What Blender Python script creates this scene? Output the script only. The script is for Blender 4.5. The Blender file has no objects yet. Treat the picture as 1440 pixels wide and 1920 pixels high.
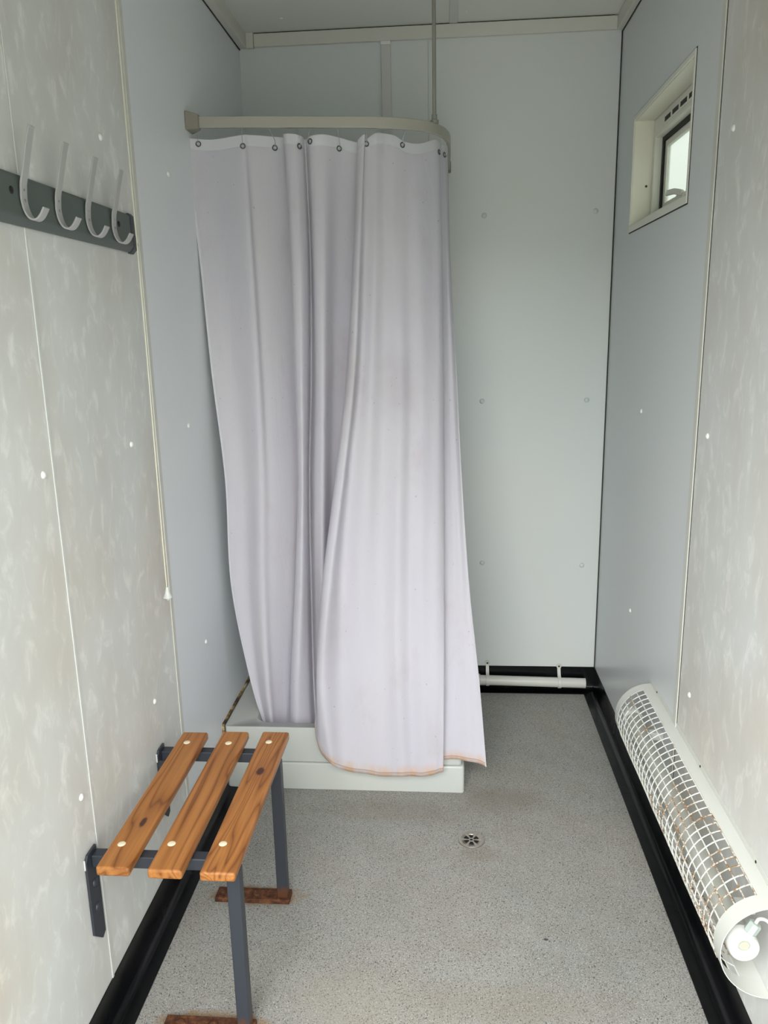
import bpy, bmesh, math, random
from mathutils import Vector, Matrix
random.seed(7)
sc = bpy.context.scene
COL = sc.collection

# ------------------------------------------------------------------ camera
W, D, H = 1.395, 3.164, 2.603            # room width, depth, ceiling height
cam = bpy.data.cameras.new('camera'); cam_o = bpy.data.objects.new('camera', cam); COL.objects.link(cam_o)
P_, YAW, ROLL = 0.2296, 0.0808, -0.0207
fw = Vector((-math.sin(YAW)*math.cos(P_), math.cos(YAW)*math.cos(P_), -math.sin(P_)))
r0 = Vector((math.cos(YAW), math.sin(YAW), 0)); u0 = r0.cross(fw)
cr, sr = math.cos(ROLL), math.sin(ROLL)
rr = cr*r0 + sr*u0; uu = -sr*r0 + cr*u0
M = Matrix((( rr.x, uu.x, -fw.x, .7592), (rr.y, uu.y, -fw.y, 0.0), (rr.z, uu.z, -fw.z, 1.53), (0,0,0,1)))
cam_o.matrix_world = M
cam.sensor_fit = 'VERTICAL'; cam.sensor_height = 24.0
cam.lens = 1463.2/1920*24.0
cam.clip_start = .02
sc.camera = cam_o

# ------------------------------------------------------------------ light
world = bpy.data.worlds.new('overcast_sky'); sc.world = world; world.use_nodes = True
nt = world.node_tree; bg = nt.nodes['Background']
tc = nt.nodes.new('ShaderNodeTexCoord'); sp = nt.nodes.new('ShaderNodeSeparateXYZ'); rp = nt.nodes.new('ShaderNodeValToRGB')
nt.links.new(tc.outputs['Generated'], sp.inputs[0]); nt.links.new(sp.outputs['Z'], rp.inputs[0]); nt.links.new(rp.outputs[0], bg.inputs[0])
rp.color_ramp.elements[0].position = 0.0; rp.color_ramp.elements[0].color = (.42,.50,.40,1)
rp.color_ramp.elements[1].position = 1.0; rp.color_ramp.elements[1].color = (1.0,1.0,1.0,1)
e = rp.color_ramp.elements.new(.18); e.color = (.86,.93,.92,1)
SKY = 2.9
bg.inputs[1].default_value = SKY
# bright overcast daylight arriving through the open doorway behind the camera
al = bpy.data.lights.new('door_daylight', 'AREA'); alo = bpy.data.objects.new('door_daylight', al); COL.objects.link(alo)
al.shape = 'RECTANGLE'; al.size = 2.6; al.size_y = 1.6; al.energy = 120; al.color = (1.0,.995,.99)
alo.location = (-.02,-1.35,2.75)
alo.rotation_euler = (Vector((.72,2.3,.3))-alo.location).to_track_quat('-Z','Y').to_euler()
sc.view_settings.view_transform = 'Standard'; sc.view_settings.look = 'None'
sc.view_settings.gamma = 1; sc.view_settings.use_curve_mapping = False
sc.view_settings.exposure = 0.57

# ------------------------------------------------------------------ materials
def s2l(c):
    return tuple((x/255/12.92) if x/255 <= .04045 else ((x/255+.055)/1.055)**2.4 for x in c)
def mat(name, col, rough=.5, metal=0, spec=.5):
    m = bpy.data.materials.new(name); m.use_nodes = True
    b = m.node_tree.nodes['Principled BSDF']
    b.inputs['Base Color'].default_value = (*s2l(col),1); b.inputs['Roughness'].default_value = rough
    b.inputs['Metallic'].default_value = metal; b.inputs['Specular IOR Level'].default_value = spec
    return m
def N(m, t, **k):
    n = m.node_tree.nodes.new(t)
    for a,b in k.items(): setattr(n,a,b)
    return n
def L(m, a, b): m.node_tree.links.new(a, b)
def pos(m, scale=(1,1,1), loc=(0,0,0), rot=(0,0,0), coord='Object'):
    t = N(m,'ShaderNodeTexCoord'); mp = N(m,'ShaderNodeMapping')
    mp.inputs['Scale'].default_value = scale; mp.inputs['Location'].default_value = loc; mp.inputs['Rotation'].default_value = rot
    L(m,t.outputs[coord],mp.inputs[0]); return mp.outputs[0]
def noise(m, vec, scale, detail=4, rough=.5, dist=0):
    n = N(m,'ShaderNodeTexNoise'); n.inputs['Scale'].default_value = scale; n.inputs['Detail'].default_value = detail
    n.inputs['Roughness'].default_value = rough; n.inputs['Distortion'].default_value = dist
    L(m,vec,n.inputs['Vector']); return n.outputs['Fac']
def ramp(m, fac, stops):
    r = N(m,'ShaderNodeValToRGB'); L(m,fac,r.inputs[0]); el = r.color_ramp.elements
    el[0].position, el[0].color = stops[0][0], (*s2l(stops[0][1]),1)
    el[1].position, el[1].color = stops[-1][0], (*s2l(stops[-1][1]),1)
    for p,c in stops[1:-1]:
        q = el.new(p); q.color = (*s2l(c),1)
    return r.outputs[0]
def framp(m, fac, a, b):
    r = N(m,'ShaderNodeMapRange'); r.inputs[1].default_value = a; r.inputs[2].default_value = b
    L(m,fac,r.inputs[0]); return r.outputs[0]
def mix(m, fac, a, b, mode='MIX'):
    x = N(m,'ShaderNodeMix', data_type='RGBA', blend_type=mode)
    for sock,v in ((x.inputs[0],fac),(x.inputs[6],a),(x.inputs[7],b)):
        if hasattr(v,'is_output'): L(m,v,sock)
        elif isinstance(v,tuple): sock.default_value = (*s2l(v),1)
        else: sock.default_value = v
    return x.outputs[2]
def math_(m, op, a, b=0.0):
    x = N(m,'ShaderNodeMath', operation=op)
    for i,v in enumerate((a,b)):
        if hasattr(v,'is_output'): L(m,v,x.inputs[i])
        else: x.inputs[i].default_value = v
    return x.outputs[0]
def base(m, out): L(m,out,m.node_tree.nodes['Principled BSDF'].inputs['Base Color'])
def bump(m, fac, strength=.2, dist=.001):
    b = N(m,'ShaderNodeBump'); b.inputs['Strength'].default_value = strength; b.inputs['Distance'].default_value = dist
    L(m,fac,b.inputs['Height']); L(m,b.outputs[0],m.node_tree.nodes['Principled BSDF'].inputs['Normal'])

# mottled vinyl-faced panel with pale feathery streaks
m_mott = mat('mottled_vinyl', (205,203,196), .42, 0, .35)
v = pos(m_mott, (1,1,.55), rot=(.35,0,0)); a = noise(m_mott, v, 26, 5, .62, .6); b_ = noise(m_mott, v, 5, 3, .5, .3)
v2 = pos(m_mott, (1,1,1)); c_ = noise(m_mott, v2, 1.6, 2)
col = ramp(m_mott, a, [(.42,(209,210,208)),(.54,(211,212,210)),(.62,(220,221,219)),(.70,(229,230,229))])
col2 = ramp(m_mott, b_, [(.35,(255,255,255)),(.65,(246,244,242))])
col = mix(m_mott, 1.0, col, col2, 'MULTIPLY')
col3 = ramp(m_mott, c_, [(.5,(255,255,255)),(.75,(250,241,232))])
base(m_mott, mix(m_mott, 1.0, col, col3, 'MULTIPLY'))
bump(m_mott, noise(m_mott, v2, 700, 2), .06, .0006)
# smooth blue-grey panel, satin
m_smooth = mat('smooth_panel', (196,205,209), .3, 0, .4)
v = pos(m_smooth); n1 = noise(m_smooth, v, 1.3, 2); base(m_smooth, ramp(m_smooth, n1, [(.3,(222,226,231)),(.7,(226,229,232))]))
bump(m_smooth, noise(m_smooth, v, 6, 2), .05, .004)
m_back = mat('back_panel', (203,210,207), .32, 0, .4)
v = pos(m_back); n1 = noise(m_back, v, 1.3, 2); base(m_back, ramp(m_back, n1, [(.3,(214,219,219)),(.7,(218,220,217))]))
bump(m_back, noise(m_back, v, 6, 2), .05, .004)
m_right = mat('right_panel', (210,214,216), .3, 0, .4)
m_ceil = mat('ceiling_panel', (222,223,217), .6); bump(m_ceil, noise(m_ceil, pos(m_ceil), 300, 2), .08, .001)
m_trim = mat('cream_trim', (212,210,201), .45)
m_strip = mat('pale_strip', (205,206,202), .4)
m_yellow = mat('yellowed_strip', (203,202,194), .45)
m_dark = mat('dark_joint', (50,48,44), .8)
m_black = mat('black_vinyl', (13,14,17), .28, 0, .3)
v = pos(m_black); n1 = noise(m_black, v, 9, 4); base(m_black, ramp(m_black, n1, [(.4,(7,8,10)),(.8,(12,13,15))]))
L(m_black, framp(m_black, n1, -.1, 2.6), m_black.node_tree.nodes['Principled BSDF'].inputs['Roughness'])
# speckled safety floor
m_floor = mat('speckled_floor', (140,138,132), .55, 0, .35)
v = pos(m_floor); f1 = noise(m_floor, v, 270, 2, .6, .9); f2 = noise(m_floor, pos(m_floor, (1,1,1), (3,5,1)), 330, 2, .6, .8)
big = noise(m_floor, v, 2.2, 4, .6); mid = noise(m_floor, pos(m_floor,(1,1,1),(8,2,0)), 9, 4, .6)
bc = ramp(m_floor, big, [(.3,(142,142,138)),(.5,(151,150,145)),(.7,(155,150,142))])
bc = mix(m_floor, 1.0, bc, ramp(m_floor, mid, [(.35,(246,244,240)),(.6,(255,255,255))]), 'MULTIPLY')
dk = framp(m_floor, f1, .55, .64)
bc = mix(m_floor, dk, bc, (72,71,70))
lt = framp(m_floor, f2, .57, .66)
bc = mix(m_floor, lt, bc, (188,187,182))
# scuffed brownish patches and one dark spot
def spot(m, c, r, soft=1.6, wob=.3, wscale=30):
    t = N(m,'ShaderNodeTexCoord'); s = N(m,'ShaderNodeVectorMath', operation='SUBTRACT'); s.inputs[1].default_value = c
    L(m,t.outputs['Object'],s.inputs[0]); mu = N(m,'ShaderNodeVectorMath', operation='MULTIPLY'); mu.inputs[1].default_value = tuple(1/x for x in r)
    L(m,s.outputs[0],mu.inputs[0]); ln = N(m,'ShaderNodeVectorMath', operation='LENGTH'); L(m,mu.outputs[0],ln.inputs[0])
    nn = noise(m, pos(m), wscale, 3); d = math_(m,'ADD', ln.outputs['Value'], math_(m,'MULTIPLY', math_(m,'SUBTRACT',nn,.5), wob*4))
    return framp(m, d, soft, 1.0/soft)
for c,r,w,colr in (((.93,2.33,0),(.12,.06,9),.35,(120,106,88)),((.62,2.25,0),(.2,.05,9),.25,(122,110,92)),((.86,2.05,0),(.05,.03,9),.3,(120,104,88)),
                   ((.92,1.52,0),(.22,.05,9),.25,(136,122,104)),((.52,1.5,0),(.1,.08,9),.25,(160,152,136))):
    bc = mix(m_floor, math_(m_floor,'MULTIPLY', spot(m_floor,c,r), w), bc, colr)
for c,r in (((.23,1.842,0),(.125,.034,9)),((.23,1.43,0),(.12,.03,9))):
    bc = mix(m_floor, math_(m_floor,'MULTIPLY', spot(m_floor,c,r,1.25,.28,45), .62), bc, (136,104,58))
bc = mix(m_floor, spot(m_floor,(1.013,1.722,0),(.006,.004,9),1.2,.2,200), bc, (70,66,66))
base(m_floor, bc); bump(m_floor, f1, .15, .0008)
# pine slats
m_wood = mat('oiled_pine', (190,125,65), .38, 0, .45)
def wood(m, seed, knots):
    v = pos(m, (9,.75,9), (seed,seed*.7,seed*.3)); n1 = noise(m, v, 1.3, 2, .5, .4)
    w = math_(m,'FRACT', math_(m,'MULTIPLY', n1, 11)); w = math_(m,'ABSOLUTE', math_(m,'SUBTRACT', w, .5))
    col = ramp(m, math_(m,'MULTIPLY', w, 2), [(0,(118,70,32)),(.16,(150,94,44)),(.5,(166,108,54)),(1,(176,118,62))])
    fine = noise(m, pos(m,(120,3,120),(seed,0,0)), 2.0, 4)
    col = mix(m, 1.0, col, ramp(m, fine, [(.3,(232,226,218)),(.7,(255,255,255))]), 'MULTIPLY')
    for kx,ky,rx,ry in knots:
        col = mix(m, math_(m,'MULTIPLY', spot(m,(kx,ky,.47),(rx*2,ry*3,9),1.5,.1,60), .45), col, (140,84,42))
        col = mix(m, spot(m,(kx,ky,.47),(rx,ry,9),1.3,.12,120), col, (68,36,22))
    base(m, col); bump(m, fine, .1, .0005)
wood(m_wood, 1.0, [(.088,1.485,.006,.017)])
m_wood2 = mat('oiled_pine_b', (190,125,65), .38, 0, .45); wood(m_wood2, 4.3, [])
m_wood3 = mat('oiled_pine_c', (190,125,65), .38, 0, .45); wood(m_wood3, 7.7, [(.302,1.70,.009,.016)])
m_steel = mat('slate_blue_paint', (47,51,59), .42, 0, .5)
m_screwcream = mat('cream_plastic', (226,214,184), .4)
m_white = mat('white_plastic', (205,206,202), .35)
m_capw = mat('white_cap', (232,232,228), .35)
m_capb = mat('pale_cap', (205,211,209), .35)
m_tray = mat('white_acrylic', (214,217,212), .18, 0, .5)
v = pos(m_tray); base(m_tray, ramp(m_tray, noise(m_tray, v, 5, 3), [(.35,(190,193,189)),(.7,(194,194,187))]))
m_sealant = mat('grimy_sealant', (150,130,90), .7)
base(m_sealant, ramp(m_sealant, noise(m_sealant, pos(m_sealant), 24, 4, .7), [(.42,(60,44,28)),(.52,(140,112,66)),(.62,(196,186,156))]))
m_rust = mat('rusty_steel', (110,60,38), .85, 0, .2)
base(m_rust, ramp(m_rust, noise(m_rust, pos(m_rust), 60, 5, .7), [(.35,(58,38,30)),(.52,(86,54,38)),(.70,(122,80,48))])); bump(m_rust, noise(m_rust, pos(m_rust), 200, 4), .5, .002)
m_leg = mat('slate_paint_rusty_foot', (62,67,76), .42)
t = N(m_leg,'ShaderNodeTexCoord'); s = N(m_leg,'ShaderNodeSeparateXYZ'); L(m_leg,t.outputs['Object'],s.inputs[0])
zz = math_(m_leg,'ADD', s.outputs['Z'], math_(m_leg,'MULTIPLY', math_(m_leg,'SUBTRACT', noise(m_leg,pos(m_leg),90,4), .5), .05))
base(m_leg, mix(m_leg, framp(m_leg, zz, .052, .034), (47,51,59), (82,48,30)))
m_board = mat('green_grey_board', (84,92,88), .5)
m_boardcap = mat('black_cap', (58,60,66), .4)
m_hook = mat('grey_enamel', (166,165,164), .3, 0, .5)
m_rivet = mat('rivet_steel', (150,150,150), .3, .8)
m_rail = mat('satin_aluminium', (172,169,158), .42, .25)
m_rod = mat('rod_aluminium', (150,148,140), .4, .4)
m_railend = mat('taupe_plastic', (138,133,122), .5)
m_pipe = mat('white_pvc', (206,205,198), .35)
m_heater = mat('heater_cream', (176,176,168), .4)
m_guard = mat('guard_enamel', (206,207,200), .38)
m_wire = mat('guard_wire', (214,215,208), .42)
nn = noise(m_wire, pos(m_wire), 14, 4, .65); n2 = noise(m_wire, pos(m_wire), 160, 3, .6)
yy = N(m_wire,'ShaderNodeTexCoord'); ys = N(m_wire,'ShaderNodeSeparateXYZ'); L(m_wire,yy.outputs['Object'],ys.inputs[0])
low = framp(m_wire, ys.outputs['Y'], 2.0, 1.35)
rf = math_(m_wire,'MULTIPLY', framp(m_wire, math_(m_wire,'ADD', nn, math_(m_wire,'MULTIPLY', low, .14)), .57, .66), framp(m_wire, n2, .40, .55))
base(m_wire, mix(m_wire, rf, (214,215,208), (142,104,62)))
m_steelb = mat('brushed_steel', (176,170,160), .32, .85)
v = pos(m_steelb); base(m_steelb, ramp(m_steelb, noise(m_steelb, v, 60, 3), [(.3,(168,160,148)),(.7,(190,186,178))]))
m_void = mat('drain_void', (22,20,18), .9)
m_eyelet = mat('eyelet_steel', (96,98,100), .35, .7)
m_clear = mat('clear_plastic', (225,228,226), .15)
m_clear.node_tree.nodes['Principled BSDF'].inputs['Transmission Weight'].default_value = .75
m_gasket = mat('black_gasket', (14,14,15), .6)
m_frame = mat('window_upvc', (222,221,211), .35)
m_reveal = mat('reveal_board', (222,219,204), .45)
m_cord = mat('cream_cord', (224,218,196), .6)
m_gland = mat('grey_gland', (166,176,170), .4)
m_label = mat('beige_disc', (186,178,162), .5)
# obscured glass
m_glass = bpy.data.materials.new('obscured_glass'); m_glass.use_nodes = True
gn = m_glass.node_tree; gn.nodes.clear(); go = gn.nodes.new('ShaderNodeOutputMaterial'); gm = gn.nodes.new('ShaderNodeMixShader')
g1 = gn.nodes.new('ShaderNodeBsdfRefraction'); g1.inputs['Roughness'].default_value = .35; g1.inputs['IOR'].default_value = 1.02; g1.inputs['Color'].default_value = (.53,.54,.515,1)
g2 = gn.nodes.new('ShaderNodeBsdfTranslucent'); g2.inputs[0].default_value = (.50,.51,.49,1); gm.inputs[0].default_value = .35
gn.links.new(g1.outputs[0],gm.inputs[1]); gn.links.new(g2.outputs[0],gm.inputs[2]); gn.links.new(gm.outputs[0],go.inputs[0])
gnz = gn.nodes.new('ShaderNodeTexNoise'); gnz.inputs['Scale'].default_value = 120; gt = gn.nodes.new('ShaderNodeTexCoord'); gb = gn.nodes.new('ShaderNodeBump'); gb.inputs['Strength'].default_value=.5; gb.inputs['Distance'].default_value=.002
gn.links.new(gt.outputs['Object'],gnz.inputs['Vector']); gn.links.new(gnz.outputs['Fac'],gb.inputs['Height']); gn.links.new(gb.outputs[0],g1.inputs['Normal'])
# curtain cloth: thin white polyester, orange-brown soap staining at the hem
m_cloth = bpy.data.materials.new('curtain_cloth'); m_cloth.use_nodes = True
cn = m_cloth.node_tree; pb = cn.nodes['Principled BSDF']; co = cn.nodes['Material Output']
pb.inputs['Roughness'].default_value = .6; pb.inputs['Specular IOR Level'].default_value = .25; pb.inputs['Sheen Weight'].default_value = .15
uv = N(m_cloth,'ShaderNodeTexCoord'); us = N(m_cloth,'ShaderNodeSeparateXYZ'); L(m_cloth,uv.outputs['UV'],us.inputs[0])
edge = math_(m_cloth,'MULTIPLY', framp(m_cloth, us.outputs['Y'], .965, .998), framp(m_cloth, noise(m_cloth,pos(m_cloth,(1,1,.4)),26,4,.6), .30, .62))
hemline = math_(m_cloth,'MULTIPLY', framp(m_cloth, us.outputs['Y'], .9855, .9875), framp(m_cloth, us.outputs['Y'], .9905, .9885))
c0 = ramp(m_cloth, noise(m_cloth,pos(m_cloth,(1,1,.3)),5,3), [(.35,(222,218,228)),(.65,(225,221,228))])
dirt = math_(m_cloth,'MULTIPLY', framp(m_cloth, noise(m_cloth,pos(m_cloth,(1,1,.5),(4,4,4)),8,5,.7), .56,.75), .12)
c0 = mix(m_cloth, dirt, c0, (170,140,116))
sp_ = framp(m_cloth, noise(m_cloth,pos(m_cloth,(1,1,1),(1,7,4)),95,1,.4), .78,.81)
c0 = mix(m_cloth, math_(m_cloth,'MULTIPLY',sp_,.4), c0, (120,116,116))
for cc,rrr,ww in (((.46,2.38,1.38),(.035,.3,.11),.13),((.62,2.38,1.36),(.05,.3,.08),.11),((.36,2.4,.6),(.06,.3,.1),.1)):
    c0 = mix(m_cloth, math_(m_cloth,'MULTIPLY',spot(m_cloth,cc,rrr,1.8,.35,25),ww), c0, (140,104,88))
c0 = mix(m_cloth, math_(m_cloth,'MULTIPLY',edge,.75), c0, (226,172,104))
c0 = mix(m_cloth, math_(m_cloth,'MULTIPLY',hemline,.5), c0, (160,112,66))
L(m_cloth,c0,pb.inputs['Base Color'])
tr = N(m_cloth,'ShaderNodeBsdfTranslucent'); L(m_cloth,c0,tr.inputs[0]); ms = N(m_cloth,'ShaderNodeMixShader'); ms.inputs[0].default_value = .30
bp = N(m_cloth,'ShaderNodeBump'); bp.inputs['Strength'].default_value = .35; bp.inputs['Distance'].default_value = .006
L(m_cloth,noise(m_cloth,pos(m_cloth,(1,1,.22)),26,4,.55,.5),bp.inputs['Height']); L(m_cloth,bp.outputs[0],pb.inputs['Normal']); L(m_cloth,bp.outputs[0],tr.inputs['Normal'])
L(m_cloth,pb.outputs[0],ms.inputs[1]); L(m_cloth,tr.outputs[0],ms.inputs[2]); L(m_cloth,ms.outputs[0],co.inputs[0])
m_hem = mat('curtain_hem', (206,205,211), .65); 

# ------------------------------------------------------------------ helpers
def obj(name, bm, m, parent=None, smooth=False, bevel=0, seg=2, angle=40):
    me = bpy.data.meshes.new(name); bm.normal_update(); bm.to_mesh(me); bm.free()
    for x in (m if isinstance(m,(list,tuple)) else [m]): me.materials.append(x)
    o = bpy.data.objects.new(name, me); COL.objects.link(o)
    if parent: o.parent = parent
    if smooth:
        for p in me.polygons: p.use_smooth = True
        try: me.set_sharp_from_angle(angle=math.radians(angle))
        except Exception: pass
    if bevel:
        b = o.modifiers.new('bevel','BEVEL'); b.width = bevel; b.segments = seg; b.limit_method = 'ANGLE'; b.angle_limit = math.radians(35)
        for p in me.polygons: p.use_smooth = True
        try: me.set_sharp_from_angle(angle=math.radians(35))
        except Exception: pass
        wn = o.modifiers.new('normals','WEIGHTED_NORMAL'); wn.keep_sharp = True
    return o
def tag(o, label=None, cat=None, group=None, kind=None):
    if label: o['label'] = label
    if cat: o['category'] = cat
    if group: o['group'] = group
    if kind: o['kind'] = kind
    return o
def empty(name, label=None, cat=None, group=None, kind=None, loc=(0,0,0)):
    o = bpy.data.objects.new(name, None); COL.objects.link(o); o.location = loc
    o.empty_display_size = .05
    return tag(o,label,cat,group,kind)
def box(bm, x0,x1,y0,y1,z0,z1):
    vs = [bm.verts.new(p) for p in ((x0,y0,z0),(x1,y0,z0),(x1,y1,z0),(x0,y1,z0),(x0,y0,z1),(x1,y0,z1),(x1,y1,z1),(x0,y1,z1))]
    fs = [bm.faces.new([vs[i] for i in f]) for f in ((3,2,1,0),(4,5,6,7),(0,1,5,4),(1,2,6,5),(2,3,7,6),(3,0,4,7))]
    return fs
def bx(*a):
    bm = bmesh.new(); box(bm,*a); return bm
def tube(bm, pts, r, seg=10, caps=True, closed=False):
    pts = [Vector(p) for p in pts]; rings = []; n = len(pts)
    up = None
    for i,p in enumerate(pts):
        if closed: d = (pts[(i+1)%n]-pts[i-1]).normalized()
        else: d = (pts[min(i+1,n-1)]-pts[max(i-1,0)]).normalized()
        if up is None: up = Vector((0,0,1)) if abs(d.z) < .9 else Vector((1,0,0))
        a = (up - d*up.dot(d)).normalized(); b = d.cross(a); up = a
        rad = r[i] if isinstance(r,(list,tuple)) else r
        rings.append([bm.verts.new(p + a*math.cos(t)*rad + b*math.sin(t)*rad) for t in [2*math.pi*k/seg for k in range(seg)]])
    for i in range(n if closed else n-1):
        A, B = rings[i], rings[(i+1)%n]
        for k in range(seg): bm.faces.new((A[k],A[(k+1)%seg],B[(k+1)%seg],B[k]))
    if caps and not closed:
        bm.faces.new(rings[0][::-1]); bm.faces.new(rings[-1])
    return bm
def tb(*a, **k):
    bm = bmesh.new(); tube(bm,*a,**k); return bm
def prism(bm, prof, axis, a, b):
    """extrude a 2D profile along an axis; prof in the other two axes, in order"""
    def P(p,t): return {'x':(t,p[0],p[1]),'y':(p[0],t,p[1]),'z':(p[0],p[1],t)}[axis]
    A = [bm.verts.new(P(p,a)) for p in prof]; B = [bm.verts.new(P(p,b)) for p in prof]; n = len(prof)
    for i in range(n): bm.faces.new((A[i],A[(i+1)%n],B[(i+1)%n],B[i]))
    bm.faces.new(A[::-1]); bm.faces.new(B); bmesh.ops.recalc_face_normals(bm, faces=bm.faces); return bm
def pr(*a):
    bm = bmesh.new(); prism(bm,*a); return bm
def ribbon(bm, path, w, t, side):
    """flat bar swept along path; w = width along vector side, t = thickness"""
    path = [Vector(p) for p in path]; side = Vector(side).normalized(); rings = []
    for i,p in enumerate(path):
        d = (path[min(i+1,len(path)-1)]-path[max(i-1,0)]).normalized(); nrm = d.cross(side).normalized()
        rings.append([bm.verts.new(p+side*a*w/2+nrm*b*t/2) for a,b in ((-1,-1),(1,-1),(1,1),(-1,1))])
    for i in range(len(rings)-1):
        for k in range(4): bm.faces.new((rings[i][k],rings[i][(k+1)%4],rings[i+1][(k+1)%4],rings[i+1][k]))
    bm.faces.new(rings[0][::-1]); bm.faces.new(rings[-1]); bmesh.ops.recalc_face_normals(bm, faces=bm.faces); return bm
def dome(bm, c, n, r, h, seg=14, rings=4):
    """low domed cap, centre c on surface, outward normal n"""
    c = Vector(c); n = Vector(n).normalized(); a = n.orthogonal().normalized(); b = n.cross(a); prev = None
    for i in range(rings):
        t = math.pi/2*i/rings; rad = r*math.cos(t); hh = h*math.sin(t)
        ring = [bm.verts.new(c+n*hh+(a*math.cos(k*2*math.pi/seg)+b*math.sin(k*2*math.pi/seg))*rad) for k in range(seg)]
        if prev:
            for k in range(seg): bm.faces.new((prev[k],prev[(k+1)%seg],ring[(k+1)%seg],ring[k]))
        else: bm.faces.new(ring[::-1])
        prev = ring
    tip = bm.verts.new(c+n*h)
    for k in range(seg): bm.faces.new((prev[k],prev[(k+1)%seg],tip))
    bmesh.ops.recalc_face_normals(bm, faces=bm.faces); return bm
def dm(*a, **k):
    bm = bmesh.new(); dome(bm,*a,**k); return bm
def catmull(P, n):
    out = []
    for i in range(len(P)-1):
        p0 = P[max(i-1,0)]; p1 = P[i]; p2 = P[i+1]; p3 = P[min(i+2,len(P)-1)]
        for k in range(n):
            t = k/n; out.append(.5*((2*p1)+(p2-p0)*t+(2*p0-5*p1+4*p2-p3)*t*t+(3*p1-p0-3*p2+p3)*t*t*t))
    out.append(P[-1]); return out
def S(o): o['kind'] = 'structure'; return o

# ================================================================== SETTING
YF = .46                                 # inner face of the front wall, with the open doorway
g = S(obj('ground', bx(-6,8,-7,.36,-.32,-.22), mat('pale_concrete',(185,185,180),.8)))
fl = S(obj('floor', bx(-.08,W+.11,.36,D+.06,-.22,0), m_floor))
# left wall: mottled panels near the door, smooth blue-grey panel by the shower
bm = bmesh.new(); box(bm,-.08,0,.36,2.0088,0,H)
for f in box(bm,-.08,0,2.0088,D+.06,0,H): f.material_index = 1
wl = S(obj('wall_left', bm, [m_mott, m_smooth]))
# right wall, opening cut for the window
WY0, WY1, WZ0, WZ1 = 2.246, 2.892, 1.860, 2.192
bm = bmesh.new(); box(bm,W,W+.11,.36,2.0176,0,H)
for a in ((2.0176,WY0,0,H),(WY1,D+.06,0,H),(WY0,WY1,0,WZ0),(WY0,WY1,WZ1,H)):
    for f in box(bm,W,W+.11,*a): f.material_index = 1
wr = S(obj('wall_right', bm, [m_mott, m_right]))
wb = S(obj('wall_back', bx(0,W,D,D+.06,0,H), m_back))
bm = bmesh.new(); box(bm,0,.06,.38,YF,0,H); box(bm,W-.06,W,.38,YF,0,H); box(bm,.06,W-.06,.38,YF,1.98,H)
wf = S(obj('wall_front', bm, m_mott))
ce = S(obj('ceiling', bx(-.08,W+.11,.36,D+.06,H,H+.06), m_ceil))
for x,y in ((.186,3.033),(.835,3.057)): obj('screw_cap', dm((x,y,H),(0,0,-1),.007,.003), m_capw, ce, smooth=True)
obj('joint_strip', bx(.777,.807,YF,D-.014,H-.004,H), m_strip, ce, bevel=.001)
# coverings at the ceiling edge
S(obj('trim_1', bx(0,.028,YF,D-.0005,2.553,H), m_trim, bevel=.002))
S(obj('trim_2', bx(.058,W-.022,D-.014,D,2.555,H-.004), m_trim, bevel=.0015))
S(obj('trim_3', bx(W-.022,W,YF,D-.012,2.553,H), m_trim, bevel=.002))
S(obj('trim_4', bx(.0282,.057,D-.018,D,2.551,H), m_trim, bevel=.002))          # corner block
# cover strip on the back wall with its white end
t5 = S(obj('trim_5', bx(.527,.563,D-.010,D,.24,2.543), m_strip, bevel=.002))
obj('end_cap', bx(.527,.563,D-.011,D,2.543,2.555), m_capw, t5, bevel=.001)
S(obj('trim_6', bx(.698,.7025,D-.0025,D,.24,2.553), m_strip, bevel=.0008))
# dark open joints: right back corner, under and over the ceiling trims
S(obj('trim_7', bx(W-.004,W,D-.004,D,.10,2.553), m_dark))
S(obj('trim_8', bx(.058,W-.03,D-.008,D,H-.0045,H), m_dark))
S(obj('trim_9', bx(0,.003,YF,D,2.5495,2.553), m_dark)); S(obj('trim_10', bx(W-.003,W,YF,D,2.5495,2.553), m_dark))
# panel joints
S(obj('trim_11', bx(0,.0022,1.436,1.4440,.07,2.553), m_strip, bevel=.0012))
S(obj('trim_12', bx(0,.0022,1.990,2.0080,.104,2.553), m_yellow))
S(obj('trim_13', bx(0,.0012,2.0080,2.0105,.104,2.553), m_dark))
S(obj('trim_14', bx(W-.004,W,2.0205,2.046,.104,2.553), m_yellow, bevel=.0015))
S(obj('trim_15', bx(W-.001,W,2.0180,2.0205,.104,2.553), m_dark))
# coved black skirting
def cove(h=.104, b=.0513, r=.019):
    pts = [(0,0),(0,h),(.003,h),(.004,r+.004)]
    for k in range(1,7):
        a = math.pi/2*k/6; pts.append((.004+r-r*math.cos(a), .004+r-r*math.sin(a)))
    pts += [(b,.003),(b,0)]
    return pts
S(obj('baseboard_left', pr(cove(),'y',YF,2.361), m_black, smooth=True, angle=60))
S(obj('baseboard_right', pr([(W-x,z) for x,z in cove()],'y',YF,D), m_black, smooth=True, angle=60))
S(obj('baseboard_back', pr([(D-x,z) for x,z in cove()],'x',.823,W-.003), m_black, smooth=True, angle=60))
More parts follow.
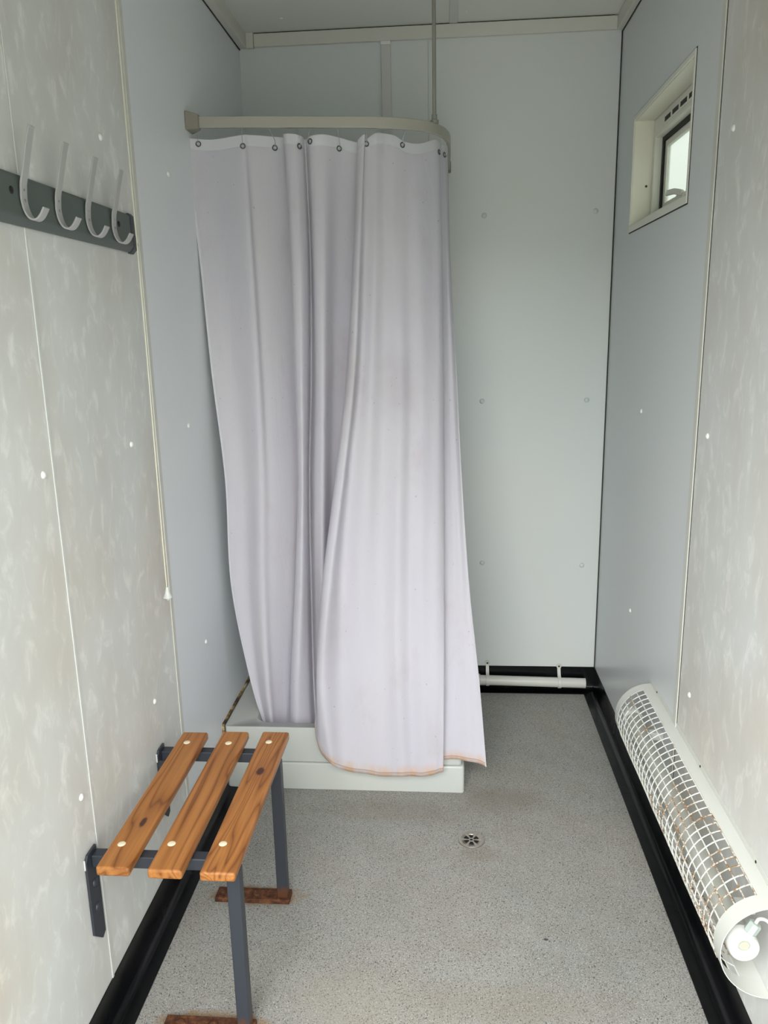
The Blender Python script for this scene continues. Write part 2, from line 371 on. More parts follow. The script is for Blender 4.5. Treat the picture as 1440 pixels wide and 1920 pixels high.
# screw caps over the panel fixings
for y,z in ((1.401,1.275),(1.827,1.272),(2.258,1.265),(2.267,.577),(1.821,.596),(1.396,.593),(1.816,1.957),(2.251,1.958)):
    obj('screw_cap', dm((0,y,z),(1,0,0),.0078,.005), m_capw, wl, smooth=True)
for y,z in ((1.922,1.947),(1.943,1.262),(2.599,1.255),(2.603,.568),(1.934,.583)):
    obj('screw_cap', dm((W,y,z),(-1,0,0),.0075,.005), m_capw, wr, smooth=True)
for x,z in ((.908,1.944),(1.324,1.947),(.906,1.243),(1.318,1.242),(.912,.568),(1.324,.558)):
    obj('screw_cap', dm((x,D,z),(0,-1,0),.0105,.005), m_capb, wb, smooth=True)
# small scuffs where screws were pulled
# ------------------------------------------------------------------ window
win = empty('window_1', kind='structure', loc=(W,2.57,2.0)); 
def wpart(name, bm, m, parent=None, **k):
    o = obj(name, bm, m, **k); o.parent = parent or win
    if parent is None: o.matrix_parent_inverse = Matrix.Translation(-win.location)
    return o
def frame4(y0,y1,z0,z1,wl_,wr_,wb_,wt,x0,x1):
    bm = bmesh.new(); box(bm,x0,x1,y0,y0+wr_,z0,z1); box(bm,x0,x1,y1-wl_,y1,z0,z1)
    box(bm,x0,x1,y0+wr_,y1-wl_,z0,z0+wb_); box(bm,x0,x1,y0+wr_,y1-wl_,z1-wt,z1); return bm
wpart('window_trim', frame4(2.236,2.904,1.838,2.206,.012,.010,.022,.014,W-.004,W+.0005), m_frame, bevel=.0012)
wpart('window_trim', frame4(2.233,2.907,1.8345,2.209,.004,.003,.0035,.003,W-.0012,W+.0002), m_dark)   # shadow gap bead
wpart('reveal', frame4(WY0,WY1,WZ0,WZ1,.002,.002,.002,.002,W,W+.062), m_reveal)
obj_ = wpart('screw_hole', dm((W+.045,WY1-.004,1.985),(0,-1,0),.004,.001), m_dark)
FY0,FY1,FZ0,FZ1 = 2.248,2.890,1.862,2.190
wpart('window_frame', frame4(FY0,FY1,FZ0,FZ1,.020,.020,.034,.058,W+.062,W+.090), m_frame, bevel=.002)
wpart('gasket', frame4(FY0+.018,FY1-.018,FZ0+.03,FZ1-.056,.020,.006,.004,.016,W+.086,W+.1), m_gasket)
wpart('window_sash', frame4(FY0+.024,FY1-.038,FZ0+.034,FZ1-.072,.024,.024,.026,.020,W+.092,W+.106), m_frame, bevel=.002)
wpart('window_pane', bx(W+.098,W+.102,FY0+.044,FY1-.058,FZ0+.056,FZ1-.088), m_glass)
bm = bmesh.new(); box(bm,W+.0585,W+.0625,2.33,2.78,2.146,2.172)
vg = wpart('vent_grille', bm, m_frame, bevel=.001)
for k in range(5):
    y0 = 2.345+k*.084
    obj('vent_slot', bx(W+.0580,W+.0590,y0,y0+.064,2.152,2.166), m_gasket, vg).matrix_parent_inverse = Matrix.Identity(4)
# the handle
hd = wpart('handle', bx(W+.048,W+.064,2.46,2.53,1.884,1.902), m_frame, bevel=.003)
bm = bmesh.new(); ribbon(bm, [(W+.052,2.475,1.899),(W+.045,2.49,1.904),(W+.042,2.53,1.912),(W+.040,2.60,1.918)], .017, .009, (.3,0,1)); 
obj('lever', bm, m_frame, hd, bevel=.003)

# ================================================================== SHOWER TRAY
def rrect(x0,x1,y0,y1,r,n=6):
    pts = []
    for cx,cy,a0 in ((x1-r,y1-r,0),(x0+r,y1-r,90),(x0+r,y0+r,180),(x1-r,y0+r,270)):
        for k in range(n+1):
            a = math.radians(a0+90*k/n); pts.append((cx+r*math.cos(a), cy+r*math.sin(a)))
    return pts
def loft(loops):
    bm = bmesh.new(); prev = None
    for pts,z in loops:
        ring = [bm.verts.new((x,y,z)) for x,y in pts]
        if prev:
            for k in range(len(ring)): bm.faces.new((prev[k],prev[(k+1)%len(ring)],ring[(k+1)%len(ring)],ring[k]))
        else: first = ring
        prev = ring
    bm.faces.new(prev); bm.faces.new(first[::-1]); bmesh.ops.recalc_face_normals(bm, faces=bm.faces); return bm
tray = empty('shower_tray','white acrylic shower tray raised on a plinth behind the curtain','shower tray',loc=(.41,2.76,0))
def kid(o, p):
    o.parent = p; o.matrix_parent_inverse = Matrix.Translation(-p.location); return o
X0,X1,Y0,Y1 = .008,.820,2.362,D-.002
kid(obj('plinth', loft([(rrect(X0,X1,Y0,Y1,.010),0.001),(rrect(X0,X1,Y0,Y1,.010),.092),(rrect(X0+.002,X1-.002,Y0+.002,Y1-.002,.009),.097),(rrect(X0+.006,X1-.006,Y0+.006,Y1-.006,.008),.099)]), m_tray, smooth=True, angle=50), tray)
A = lambda d,r: rrect(X0+d,X1-.008-d,Y0+.004+d,Y1-d,r)
kid(obj('tray_pan', loft([(A(0,.012),.1025),(A(0,.012),.224),(A(.001,.012),.2275),(A(.004,.010),.2285),(A(.007,.009),.2270),(A(.010,.008),.2245),
   (rrect(.098,.720,2.410,3.07,.055),.2225),(rrect(.102,.716,2.414,3.066,.055),.2185),(rrect(.118,.700,2.432,3.05,.05),.145),(rrect(.14,.68,2.455,3.03,.045),.134),(rrect(.35,.47,2.70,2.80,.04),.130)]), m_tray, smooth=True, angle=50), tray)
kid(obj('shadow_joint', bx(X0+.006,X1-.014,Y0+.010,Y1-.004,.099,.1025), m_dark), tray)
bm = bmesh.new(); ribbon(bm, [(.0035,2.366,.12),(.0035,2.366,.21),(.0035,2.372,.233)], .009,.005,(1,0,0)); ribbon(bm, [(.0035,2.372,.232),(.0035,2.60,.233),(.0035,2.9,.232),(.0035,3.15,.232)], .009,.006,(1,0,0))
tag(kid(obj('sealant_bead', bm, m_sealant), tray),'grimy brown stained sealant along the left wall')

# ================================================================== CURTAIN RAIL
rail = empty('curtain_rail','curved grey metal shower curtain rail fixed to left and back walls','curtain rail',loc=(0,2.465,2.14))
RP = [(.010,2.470,2.140),(.20,2.476,2.135),(.40,2.488,2.130),(.52,2.500,2.128),(.60,2.518,2.127),(.66,2.545,2.127),(.71,2.583,2.127),(.745,2.635,2.126),(.765,2.70,2.126),(.773,2.77,2.125),(.774,2.90,2.122),(.772,D-.02,2.119)]
bm = bmesh.new(); ribbon(bm, catmull([Vector(p) for p in RP],4), .031, .011, (0,0,1))
kid(obj('rail_track', bm, m_rail, bevel=.0015), rail)
def end(pts, n): return pts
bm = bmesh.new()
a = [bm.verts.new(p) for p in ((0.0005,2.435,2.113),(.0005,2.503,2.113),(.0005,2.503,2.166),(.0005,2.435,2.166))]
b = [bm.verts.new(p) for p in ((.034,2.458,2.120),(.034,2.482,2.120),(.034,2.482,2.160),(.034,2.458,2.160))]
for k in range(4): bm.faces.new((a[k],a[(k+1)%4],b[(k+1)%4],b[k]))
bm.faces.new(a[::-1]); bm.faces.new(b); bmesh.ops.recalc_face_normals(bm, faces=bm.faces)
kid(obj('wall_bracket', bm, m_railend, bevel=.003), rail)
bm = bmesh.new()
a = [bm.verts.new(p) for p in ((.757,D-.0005,2.098),(.783,D-.0005,2.098),(.783,D-.0005,2.141),(.757,D-.0005,2.141))]
b = [bm.verts.new(p) for p in ((.763,D-.03,2.101),(.779,D-.03,2.101),(.779,D-.03,2.137),(.763,D-.03,2.137))]
for k in range(4): bm.faces.new((a[k],a[(k+1)%4],b[(k+1)%4],b[k]))
bm.faces.new(a[::-1]); bm.faces.new(b); bmesh.ops.recalc_face_normals(bm, faces=bm.faces)
kid(obj('wall_bracket', bm, m_railend, bevel=.003), rail)
hr = kid(obj('hanger_rod', tb([(.728,2.603,2.150),(.728,2.603,H-.001)], .0058, 12), m_rod, smooth=True), rail)
hr['label'] = 'thin vertical rod up to the ceiling'
cl = obj('rod_clamp', tb([(.728,2.603,2.141),(.728,2.603,2.150),(.728,2.603,2.152),(.728,2.603,2.166)],[.013,.013,.0085,.0085],12), m_rod, smooth=True); cl.parent = hr; cl.matrix_parent_inverse = Matrix.Translation(-rail.location)@Matrix.Identity(4); cl.matrix_parent_inverse = Matrix.Identity(4)

# ================================================================== CURTAIN
# heading-to-hem lines of the hanging cloth, left edge to right edge (metres)
CURTAIN = [
[(-0.016,2.47,2.1),(0.003,2.471,1.762),(0.016,2.472,1.405),(0.036,2.473,1.059),(0.032,2.474,0.691),(0.079,2.475,0.338),(0.125,2.475,0.151)],
[(0.062,2.48,2.093),(0.072,2.484,1.761),(0.082,2.485,1.403),(0.095,2.485,1.057),(0.087,2.485,0.687),(0.103,2.484,0.334),(0.133,2.481,0.143)],
[(0.154,2.468,2.099),(0.163,2.455,1.756),(0.167,2.447,1.404),(0.163,2.446,1.064),(0.148,2.445,0.701),(0.147,2.445,0.353),(0.155,2.455,0.158)],
[(0.179,2.48,2.102),(0.184,2.475,1.758),(0.19,2.471,1.403),(0.191,2.469,1.059),(0.175,2.467,0.694),(0.164,2.467,0.344),(0.165,2.469,0.155)],
[(0.232,2.503,2.101),(0.24,2.512,1.759),(0.248,2.515,1.399),(0.249,2.513,1.05),(0.232,2.51,0.68),(0.204,2.506,0.325),(0.185,2.495,0.149)],
[(0.283,2.513,2.098),(0.282,2.528,1.76),(0.279,2.533,1.398),(0.274,2.53,1.047),(0.253,2.527,0.674),(0.224,2.521,0.318),(0.211,2.505,0.148)],
[(0.284,2.477,2.099),(0.291,2.46,1.753),(0.29,2.45,1.402),(0.285,2.447,1.063),(0.259,2.444,0.702),(0.228,2.443,0.356),(0.218,2.453,0.185)],
[(0.311,2.466,2.097),(0.32,2.438,1.751),(0.314,2.422,1.403),(0.304,2.419,1.068),(0.286,2.415,0.712),(0.261,2.416,0.369),(0.249,2.435,0.183)],
[(0.334,2.48,2.093),(0.338,2.463,1.752),(0.328,2.452,1.401),(0.313,2.448,1.062),(0.3,2.444,0.702),(0.289,2.443,0.357),(0.287,2.453,0.17)],
[(0.341,2.511,2.089),(0.342,2.518,1.757),(0.329,2.52,1.398),(0.309,2.516,1.049),(0.3,2.512,0.679),(0.296,2.506,0.327),(0.303,2.495,0.148)],
[(0.361,2.489,2.093),(0.359,2.478,1.753),(0.353,2.469,1.4),(0.336,2.465,1.059),(0.325,2.461,0.697),(0.319,2.458,0.35),(0.323,2.463,0.166)],
[(0.397,2.487,2.097),(0.391,2.47,1.752),(0.38,2.459,1.4),(0.367,2.454,1.061),(0.353,2.449,0.701),(0.344,2.446,0.356),(0.343,2.455,0.175)],
[(0.444,2.519,2.093),(0.422,2.519,1.755),(0.404,2.515,1.397),(0.385,2.509,1.05),(0.366,2.502,0.683),(0.358,2.495,0.333),(0.354,2.487,0.194)],
[(0.499,2.535,2.08),(0.477,2.538,1.755),(0.446,2.535,1.395),(0.415,2.526,1.047),(0.371,2.517,0.678),(0.341,2.508,0.327),(0.332,2.44,0.25)],
[(0.501,2.522,2.082),(0.48,2.497,1.752),(0.452,2.472,1.398),(0.415,2.449,1.062),(0.369,2.425,0.709),(0.342,2.4,0.36),(0.322,2.352,0.262)],
[(0.503,2.508,2.083),(0.484,2.455,1.748),(0.458,2.409,1.402),(0.416,2.371,1.077),(0.368,2.334,0.74),(0.342,2.303,0.424),(0.345,2.302,0.181)],
[(0.521,2.5,2.095),(0.504,2.438,1.746),(0.484,2.386,1.403),(0.444,2.349,1.081),(0.396,2.311,0.748),(0.368,2.281,0.435),(0.385,2.287,0.144)],
[(0.522,2.52,2.085),(0.512,2.474,1.749),(0.495,2.43,1.4),(0.458,2.392,1.072),(0.427,2.355,0.733),(0.421,2.321,0.417),(0.426,2.314,0.104)],
[(0.553,2.523,2.102),(0.546,2.473,1.748),(0.535,2.426,1.4),(0.518,2.387,1.073),(0.496,2.348,0.736),(0.491,2.314,0.422),(0.501,2.309,0.093)],
[(0.58,2.542,2.104),(0.577,2.495,1.749),(0.573,2.449,1.398),(0.56,2.408,1.069),(0.549,2.366,0.73),(0.55,2.329,0.415),(0.557,2.319,0.084)],
[(0.609,2.546,2.098),(0.61,2.489,1.747),(0.617,2.437,1.398),(0.609,2.393,1.071),(0.601,2.35,0.736),(0.604,2.312,0.424),(0.616,2.307,0.092)],
[(0.64,2.566,2.084),(0.643,2.514,1.749),(0.649,2.462,1.396),(0.647,2.416,1.067),(0.644,2.37,0.729),(0.649,2.329,0.417),(0.66,2.318,0.086)],
[(0.681,2.593,2.083),(0.686,2.529,1.749),(0.693,2.467,1.395),(0.692,2.414,1.067),(0.69,2.362,0.732),(0.694,2.316,0.424),(0.704,2.308,0.095)],
[(0.728,2.636,2.102),(0.732,2.564,1.751),(0.734,2.495,1.392),(0.734,2.436,1.063),(0.733,2.376,0.728),(0.735,2.323,0.421),(0.734,2.311,0.104)],
[(0.743,2.665,2.096),(0.75,2.596,1.753),(0.754,2.524,1.391),(0.755,2.46,1.058),(0.755,2.396,0.721),(0.754,2.338,0.414),(0.75,2.32,0.11)],
[(0.738,2.667,2.093),(0.745,2.616,1.755),(0.748,2.555,1.389),(0.747,2.493,1.051),(0.748,2.431,0.709),(0.747,2.374,0.397),(0.741,2.344,0.131)],
[(0.751,2.705,2.101),(0.759,2.648,1.757),(0.766,2.58,1.387),(0.773,2.511,1.048),(0.779,2.443,0.705),(0.787,2.379,0.396),(0.797,2.346,0.135)],
[(0.76,2.723,2.104),(0.769,2.657,1.758),(0.782,2.581,1.387),(0.797,2.508,1.048),(0.814,2.435,0.708),(0.835,2.368,0.401),(0.853,2.338,0.13)],
[(0.768,2.756,2.104),(0.776,2.683,1.76),(0.796,2.6,1.386),(0.813,2.52,1.046),(0.836,2.44,0.707),(0.868,2.367,0.402),(0.892,2.336,0.116)]]
ncol = len(CURTAIN)
colsR = [catmull([Vector(p) for p in c], 14) for c in CURTAIN]
nr = len(colsR[0]); SUB = 7
grid = [catmull([colsR[i][j] for i in range(ncol)], SUB) for j in range(nr)]
nc = len(grid[0])
# small cloth ripples, growing towards the hem
for j in range(nr):
    t = j/(nr-1)
    for i in range(nc):
        u = i/(nc-1); p = grid[j][i]
        p.y += (.0022*math.sin(u*71+2*math.sin(t*3))+.0016*math.sin(u*133+t*4)+.004*math.sin(u*38+3*t)*t*max(0,1-abs(t-.75)*2.2))*min(1,t*5+.25)
        grid[j][i] = p
bm = bmesh.new(); uvl = bm.loops.layers.uv.new('UVMap')
V_ = [[bm.verts.new(p) for p in row] for row in grid]
for j in range(nr-1):
    for i in range(nc-1):
        f = bm.faces.new((V_[j][i],V_[j+1][i],V_[j+1][i+1],V_[j][i+1]))
        for l,(a,b) in zip(f.loops,((j,i),(j+1,i),(j+1,i+1),(j,i+1))): l[uvl].uv = (b/(nc-1), a/(nr-1))
curt = obj('shower_curtain', bm, m_cloth, smooth=True, angle=180)
so = curt.modifiers.new('cloth','SOLIDIFY'); so.thickness = .0006; so.offset = 0
tag(curt,'long white shower curtain with orange stained hem hanging from the curved rail','shower curtain')
def cnorm(j,i):
    a = grid[min(j+1,nr-1)][i]-grid[max(j-1,0)][i]; b = grid[j][min(i+1,nc-1)]-grid[j][max(i-1,0)]
    n = b.cross(a).normalized()
    return n if n.length > 0 else Vector((0,-1,0))
# doubled header tape along the top
bm = bmesh.new(); HD = .031; rows_ = []
for k in range(5):
    row = []
    for i in range(nc):
        top = grid[0][i]; tgt = k/4*HD; acc = 0; p = top.copy(); jj = 0
        while acc < tgt-1e-6 and jj < nr-1:
            seg = grid[jj+1][i]-grid[jj][i]; d = min(seg.length, tgt-acc); p = grid[jj][i]+seg*(d/seg.length); acc += d; jj += 1
        n = cnorm(1,i); n = n if n.y < 0 else -n
        row.append((p,cnorm(1,i)))
    rows_.append(row)
for sgn in (1,-1):
    R_ = [[bm.verts.new(p+n*.0012*sgn) for p,n in row] for row in rows_]
    for a in range(4):
        for i in range(nc-1): bm.faces.new((R_[a][i],R_[a+1][i],R_[a+1][i+1],R_[a][i+1]))
hem = obj('header_tape', bm, m_hem, curt, smooth=True, angle=180)
# stitched side hems and bottom hem
def strip(ilist, jlist, off):
    bm = bmesh.new()
    for sgn in (1,-1):
        R_ = [[bm.verts.new(grid[j][i]+cnorm(j,i)*off*sgn) for i in ilist] for j in jlist]
        for a in range(len(jlist)-1):
            for b in range(len(ilist)-1): bm.faces.new((R_[a][b],R_[a+1][b],R_[a+1][b+1],R_[a][b+1]))
    return bm
obj('side_hem', strip([0,1], list(range(2,nr)), .0009), m_hem, curt, smooth=True, angle=180)
obj('side_hem', strip([nc-2,nc-1], list(range(2,nr)), .0009), m_hem, curt, smooth=True, angle=180)
# metal eyelets and clear hooks
for ex,ez,front in ((.018,2.082,1),(.159,2.076,1),(.245,2.073,1),(.330,2.070,1),(.360,2.072,1),(.439,2.068,1),(.527,2.066,1),(.631,2.071,1),(.741,2.072,1),(.757,2.077,1)):
    best = None
    for i in range(nc):
        for j in range(0,6):
            p = grid[j][i]; d = (p.x-ex)**2+(p.z-ez)**2*.5+max(0,p.y-2.3)*.0004
            if best is None or d < best[0]: best = (d,i,j)
    _,i,j = best; p = grid[j][i]; n = cnorm(j,i); n = n if n.y < 0 else -n
    a = Vector((0,0,1)); a = (a-n*a.dot(n)).normalized(); b = n.cross(a)
    pts = [p+n*.002+(a*math.cos(t)+b*math.sin(t))*.0068 for t in [2*math.pi*k/16 for k in range(16)]]
    obj('eyelet', tb(pts,.0019,8,closed=True), m_eyelet, curt, smooth=True)
    top = Vector((p.x,p.y,2.112)); q = min(catmull([Vector(r) for r in RP],10), key=lambda r:(r.x-p.x)**2+(r.y-p.y)**2)
    hp = catmull([p+n*.004+Vector((0,0,-.004)), p+n*.008+Vector((0,0,.006)), p+n*.007+Vector((0,0,.02)), Vector((q.x,q.y,2.106 if q.x < .05 else q.z-.0185))],5)
    obj('curtain_hook', tb(hp,.0009,6), m_clear, curt, smooth=True)

# ================================================================== WASTE PIPE
wp = empty('waste_pipe','white plastic waste pipe clipped along black skirting at the back wall','pipe',loc=(1.1,D-.032,.045))
kid(obj('pipe', tb([(.84,D-.032,.053),(1.352,D-.032,.043)],.0212,20), m_pipe, smooth=True), wp)
kid(obj('coupling', tb([(.868,D-.032,.0525),(.870,D-.032,.0525),(.905,D-.032,.0518),(.907,D-.032,.0518)],[.0235,.0255,.0255,.0235],20), m_pipe, smooth=True), wp)
kid(obj('elbow', tb(catmull([Vector((.88,D-.032,.07)),Vector((.882,D-.030,.10)),Vector((.884,D-.024,.118)),Vector((.885,D-.008,.124))],4),.012,14), m_pipe, smooth=True), wp)
for cx,cz,ct in ((.938,.051,.117),(1.243,.0452,.106)):
    pts = [(cx,D-.032+.0235*math.sin(t),cz-.0235*math.cos(t)) for t in [math.radians(a) for a in range(-180,1,12)]]
    pts = [(cx,D-.0075,ct-.004),(cx,D-.0085,ct-.012),(cx,D-.018,cz+.032),(cx,D-.026,cz+.0245)]+[(cx,D-.032-.0233*math.sin(t),cz+.0233*math.cos(t)) for t in [math.radians(a) for a in range(15,211,13)]]
    bm = bmesh.new(); ribbon(bm, pts, .014, .003, (1,0,0))
    c = kid(obj('pipe_clip', bm, m_pipe, smooth=False, bevel=.0008), wp)
    e_ = obj('clip_tab', tb([(cx,D-.004,ct+.002),(cx,D-.0085,ct+.002)],.0105,16), m_pipe, smooth=True); e_.parent = c
    e_ = obj('clip_screw', dm((cx,D-.0085,ct+.002),(0,-1,0),.0042,.0012), m_dark, smooth=True); e_.parent = c

# ================================================================== FLOOR DRAIN
dr = empty('floor_drain','round stainless floor drain grate with wedge slots in speckled floor','drain',loc=(.836,2.114,0))
bm = bmesh.new(); RR = [.0042,.009,.0235,.036,.0392,.0402]; ZZ = [.0014,.0014,.0014,.0026,.0026,.0004]; NA = 72
ring = [[bm.verts.new((r*math.cos(2*math.pi*k/NA),r*math.sin(2*math.pi*k/NA),z)) for k in range(NA)] for r,z in zip(RR,ZZ)]
for a in range(len(RR)-1):
    for k in range(NA):
        if a == 1 and (k % 12) not in (0,1,10,11): continue
        bm.faces.new((ring[a][k],ring[a][(k+1)%NA],ring[a+1][(k+1)%NA],ring[a+1][k]))
bmesh.ops.recalc_face_normals(bm, faces=bm.faces)
o = obj('grate', bm, m_steelb, dr, smooth=True, angle=30); m_ = o.modifiers.new('t','SOLIDIFY'); m_.thickness = .0006; m_.offset = 1 
bm = bmesh.new(); bmesh.ops.create_circle(bm, cap_ends=True, radius=.034, segments=32, matrix=Matrix.Translation((0,0,.0004))); obj('drain_opening', bm, m_void, dr)

# ================================================================== BENCH
bench = empty('bench','wall mounted wooden slatted bench on slate grey steel legs','bench',loc=(.19,1.61,0))
SX = ((.045,.115),(.154,.226),(.263,.336)); SY = ((1.334,1.886),(1.331,1.893),(1.329,1.896))
CAPS = (((.074,1.829),(.070,1.409)),((.186,1.830),(.177,1.415)),((.292,1.840),(.287,1.420)))
for (x0,x1),(y0,y1),cp,mm in zip(SX,SY,CAPS,(m_wood,m_wood2,m_wood3)):
    bm = bmesh.new()
    box(bm,x0,x1,y0,y1,.453,.475)
    o = kid(obj('slat', bm, mm, bevel=.0055, seg=4), bench)
    for cx,cy in cp:
        c = obj('screw_cap', dm((cx,cy,.4750),(0,0,1),.0088,.0022,18), m_screwcream, smooth=True); c.parent = o
for yc,zb in ((1.410,.260),(1.832,.272)):
    kid(obj('crossbar', bx(.006,.318,yc-.0135,yc+.0135,.425,.4525), m_steel, bevel=.002), bench)
    kid(obj('leg', bx(.296,.3245,yc-.0145,yc+.0145,.014,.4245), m_leg, bevel=.002), bench)
    p = kid(obj('wall_plate', pr([(yc-.036,.452),(yc-.026,.463),(yc+.013,.463),(yc+.013,zb-.014),(yc-.002,zb-.022),(yc-.036,zb+.012)],'x',.0006,.006), m_steel, bevel=.001), bench)
    for z in (zb+.065,zb+.125):
        b_ = obj('bolt', dm((.006,yc-.010,z),(1,0,0),.010,.005,16), m_steel, smooth=True); b_.parent = p
    e_ = kid(obj('end_plug', bx(.0004,.0040,yc-.0385,yc-.0362,.434,.458), m_white, bevel=.001), bench)
    f = kid(obj('foot_plate', bx(.122,.330,yc-.022,yc+.024,.0005,.014), m_rust, bevel=.002), bench); f['label'] = 'brown rusted foot plate on the floor'
    for x in (.16,.235):
        b_ = obj('bolt', dm((x,yc+.002,.014),(0,0,1),.012,.007,8), m_rust, smooth=False); b_.parent = f

# ================================================================== COAT HOOK RAIL
ch = empty('coat_hook_rail','dark green grey wall board carrying four pale metal coat hooks','coat hooks',loc=(0,1.6,1.765))
prof = [(0.0005,1.808),(.008,1.809),(.0125,1.804),(.0135,1.762),(.0175,1.742),(.0165,1.734),(.006,1.722),(.0005,1.723)]
bd = kid(obj('board', pr(prof,'y',1.16,1.912), m_board, bevel=.0012), ch)
prof2 = [(0.0005,1.811),(.009,1.812),(.0145,1.806),(.0155,1.763),(.0205,1.742),(.0190,1.732),(.007,1.719),(.0005,1.720)]
kid(obj('end_cap', pr(prof2,'y',1.913,1.934), m_boardcap, bevel=.0015), ch)
for y in (1.385,1.842):
    s_ = obj('screw', dm((.0135,y,1.778),(1,0,0),.0068,.0022,14), m_gasket, smooth=True); s_.parent = bd
for k,y in enumerate((1.418,1.545,1.675,1.806)):
    P = [(.046,y,1.886),(.043,y,1.880),(.034,y,1.848),(.0255,y,1.815),(.0195,y,1.795),(.0175,y,1.778),(.0170,y,1.765),(.0200,y,1.748),(.0275,y,1.735),(.038,y,1.732),(.047,y,1.738),(.056,y,1.752)]
    bm = bmesh.new(); ribbon(bm, catmull([Vector(p) for p in P],4), .0200, .0034, (0,1,0))
    h = kid(obj('hook', bm, m_hook, bevel=.0011), ch)
    for z in (1.783,1.765):
        r_ = obj('rivet', dm((.0188,y,z),(1,0,0),.0030,.0014,10), m_rivet, smooth=True); r_.parent = h

# ================================================================== PULL CORD
pc = empty('pull_cord','cream light pull cord ending in a white bell beside left wall joint','pull cord',loc=(.030,1.900,.87))
pts = [(.030+.0012*math.sin(z*5),1.900+.002*math.sin(z*3.1),z) for z in [.872+k*(H-.872)/30 for k in range(31)]]
kid(obj('cord', tb(pts,.0015,8), m_cord, smooth=True), pc)
kid(obj('bell', tb([(.030,1.9,z) for z in (.884,.880,.866,.856,.8545)],[.0035,.0042,.0075,.0125,.0120],18), m_white, smooth=True, angle=60), pc)
kid(obj('knot', tb([(.030,1.9,.8545),(.030,1.9,.850),(.030,1.9,.846)],[.003,.005,.002],10), m_white, smooth=True), pc)

# ================================================================== HEATER AND ITS GUARD
HY0, HY1, HZ, HR = 1.325, 2.292, .340, .104
XW = W-.002
def gp(a, y, dr_=0): return Vector((XW-(HR+dr_)*math.cos(a), y, HZ+(HR+dr_)*math.sin(a)))
hg = empty('heater_guard','white wire mesh heater guard, rust speckled, low on right wall','heater guard',loc=(W,1.81,.34))
def shell(a0,a1,y0,y1,na=10,t=.0014):
    bm = bmesh.new()
    rings = []
    for k in range(na+1):
        a = math.radians(a0+(a1-a0)*k/na)
        rings.append([bm.verts.new(gp(a,y,d)) for y,d in ((y0,0),(y1,0),(y1,-t),(y0,-t))])
    for k in range(na):
        for q in range(4): bm.faces.new((rings[k][q],rings[k][(q+1)%4],rings[k+1][(q+1)%4],rings[k+1][q]))
    bm.faces.new(rings[0][::-1]); bm.faces.new(rings[-1]); bmesh.ops.recalc_face_normals(bm, faces=bm.faces); return bm
kid(obj('end_band', shell(-90,90,HY0,HY0+.040,40), m_guard, smooth=True), hg)
kid(obj('end_band', shell(-90,90,HY1-.036,HY1,40), m_guard, smooth=True), hg)
kid(obj('top_rail', shell(73,90,HY0+.0402,HY1-.0362,8), m_guard, smooth=True), hg)
kid(obj('bottom_rail', shell(-90,-64,HY0+.0402,HY1-.0362,8), m_guard, smooth=True), hg)
bm = bmesh.new(); box(bm, W-.0018,W-.0003,HY0,HY1,HZ+HR-.002,HZ+HR+.012); box(bm, W-.0018,W-.0003,HY0,HY1,HZ-HR-.012,HZ-HR+.002)
fl_ = kid(obj('wall_flange', bm, m_guard), hg)
for y in (1.45,1.81,2.22):
    s_ = obj('screw', dm((W-.0018,y,HZ+HR+.006),(-1,0,0),.0035,.0016,10), m_void, smooth=True); s_.parent = fl_
bm = bmesh.new()
a0, a1, nl = -64, 73, 11
rnd = random.Random(3)
for k in range(nl+1):
    a = math.radians(a0+(a1-a0)*k/nl)
    tube(bm, [gp(a,y,.0006*math.sin(y*23+k)+.0004) for y in [HY0+.039+(HY1-.035-HY0-.039)*q/24 for q in range(25)]], .0019, 5)
nring = 31
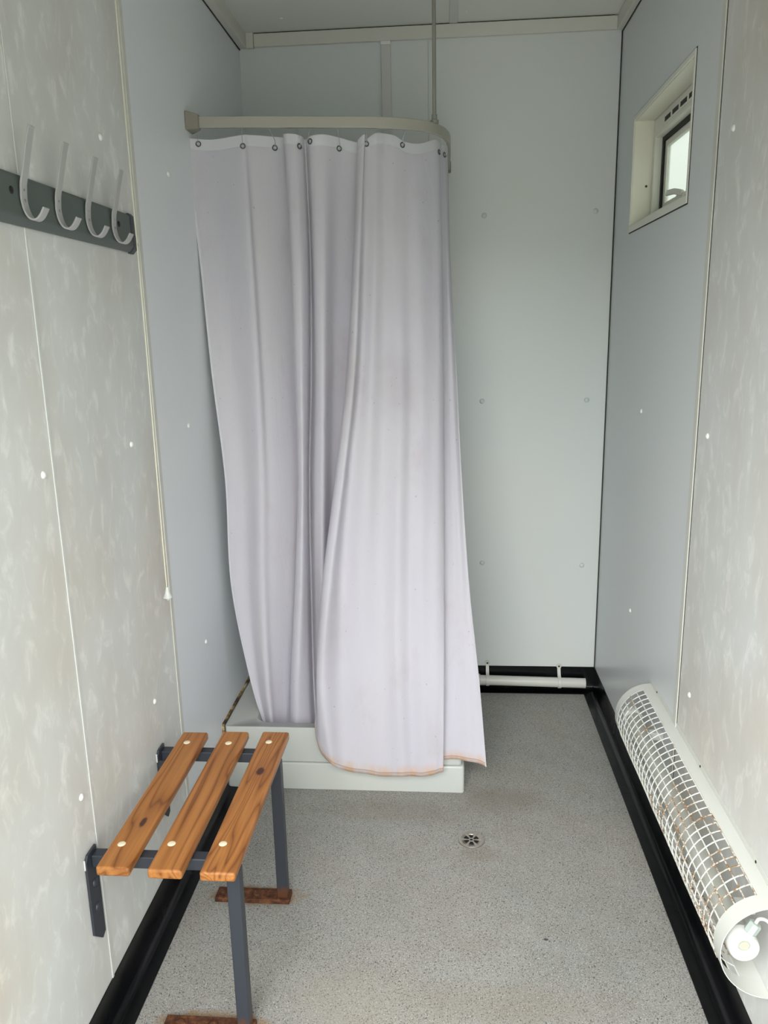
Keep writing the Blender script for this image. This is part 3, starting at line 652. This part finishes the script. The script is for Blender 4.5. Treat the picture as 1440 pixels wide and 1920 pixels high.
for k in range(1,nring):
    y = HY0+.040+(HY1-.036-HY0-.040)*k/nring
    tube(bm, [gp(math.radians(a0-1+(a1-a0+2)*q/18), y+.0008*math.sin(q+k*1.7), .0008) for q in range(19)], .0015, 5)
kid(obj('wire_mesh', bm, m_wire, smooth=True), hg)
ht = empty('tubular_heater','cream tube heater with round white end cap inside the wire guard','heater',loc=(W-.065,1.8,.348))
HX, HZc = W-.062, .352
kid(obj('tube', tb([(HX,1.352,HZc),(HX,2.235,HZc)],.0245,24), m_heater, smooth=True), ht)
cp = kid(obj('end_cap', tb([(HX,1.322,HZc),(HX,1.326,HZc),(HX,1.352,HZc),(HX,1.354,HZc)],[.0275,.0295,.0295,.027],28), m_white, smooth=True, angle=50), ht)
kid(obj('end_cap', tb([(HX,2.232,HZc),(HX,2.236,HZc),(HX,2.262,HZc),(HX,2.266,HZc)],[.027,.0295,.0295,.027],28), m_white, smooth=True, angle=50), ht)
o_ = obj('cap_disc', tb([(HX-.002,1.3205,HZc+.008),(HX-.002,1.3222,HZc+.008)],.0095,20), m_label, smooth=True, angle=50); o_.parent = cp
o_ = obj('cap_ring', tb([(HX-.002+.0110*math.cos(t),1.3215,HZc+.008+.0110*math.sin(t)) for t in [2*math.pi*q/24 for q in range(24)]],.0007,6,closed=True), m_gland, smooth=True); o_.parent = cp
gl = kid(obj('cable_gland', tb([(HX+.012,1.338,HZc+.024),(HX+.014,1.338,HZc+.028),(HX+.022,1.338,HZc+.044),(HX+.023,1.338,HZc+.046)],[.0105,.0125,.0125,.010],8), m_gland, smooth=False), ht)
kid(obj('cable', tb(catmull([Vector(p) for p in ((HX+.022,1.338,HZc+.044),(HX+.028,1.337,HZc+.056),(HX+.040,1.330,HZc+.058),(HX+.050,1.318,HZc+.046),(HX+.054,1.30,HZc+.02),(HX+.056,1.27,HZc-.0),(HX+.056,1.20,HZc-.03))],5),.0034,10), m_white, smooth=True), ht)
for y in (1.44,2.14):
    bm = bmesh.new(); box(bm, HX+.02,W-.0005,y-.012,y+.012,HZc-.012,HZc+.012); kid(obj('support_bracket', bm, m_white, bevel=.002), ht)
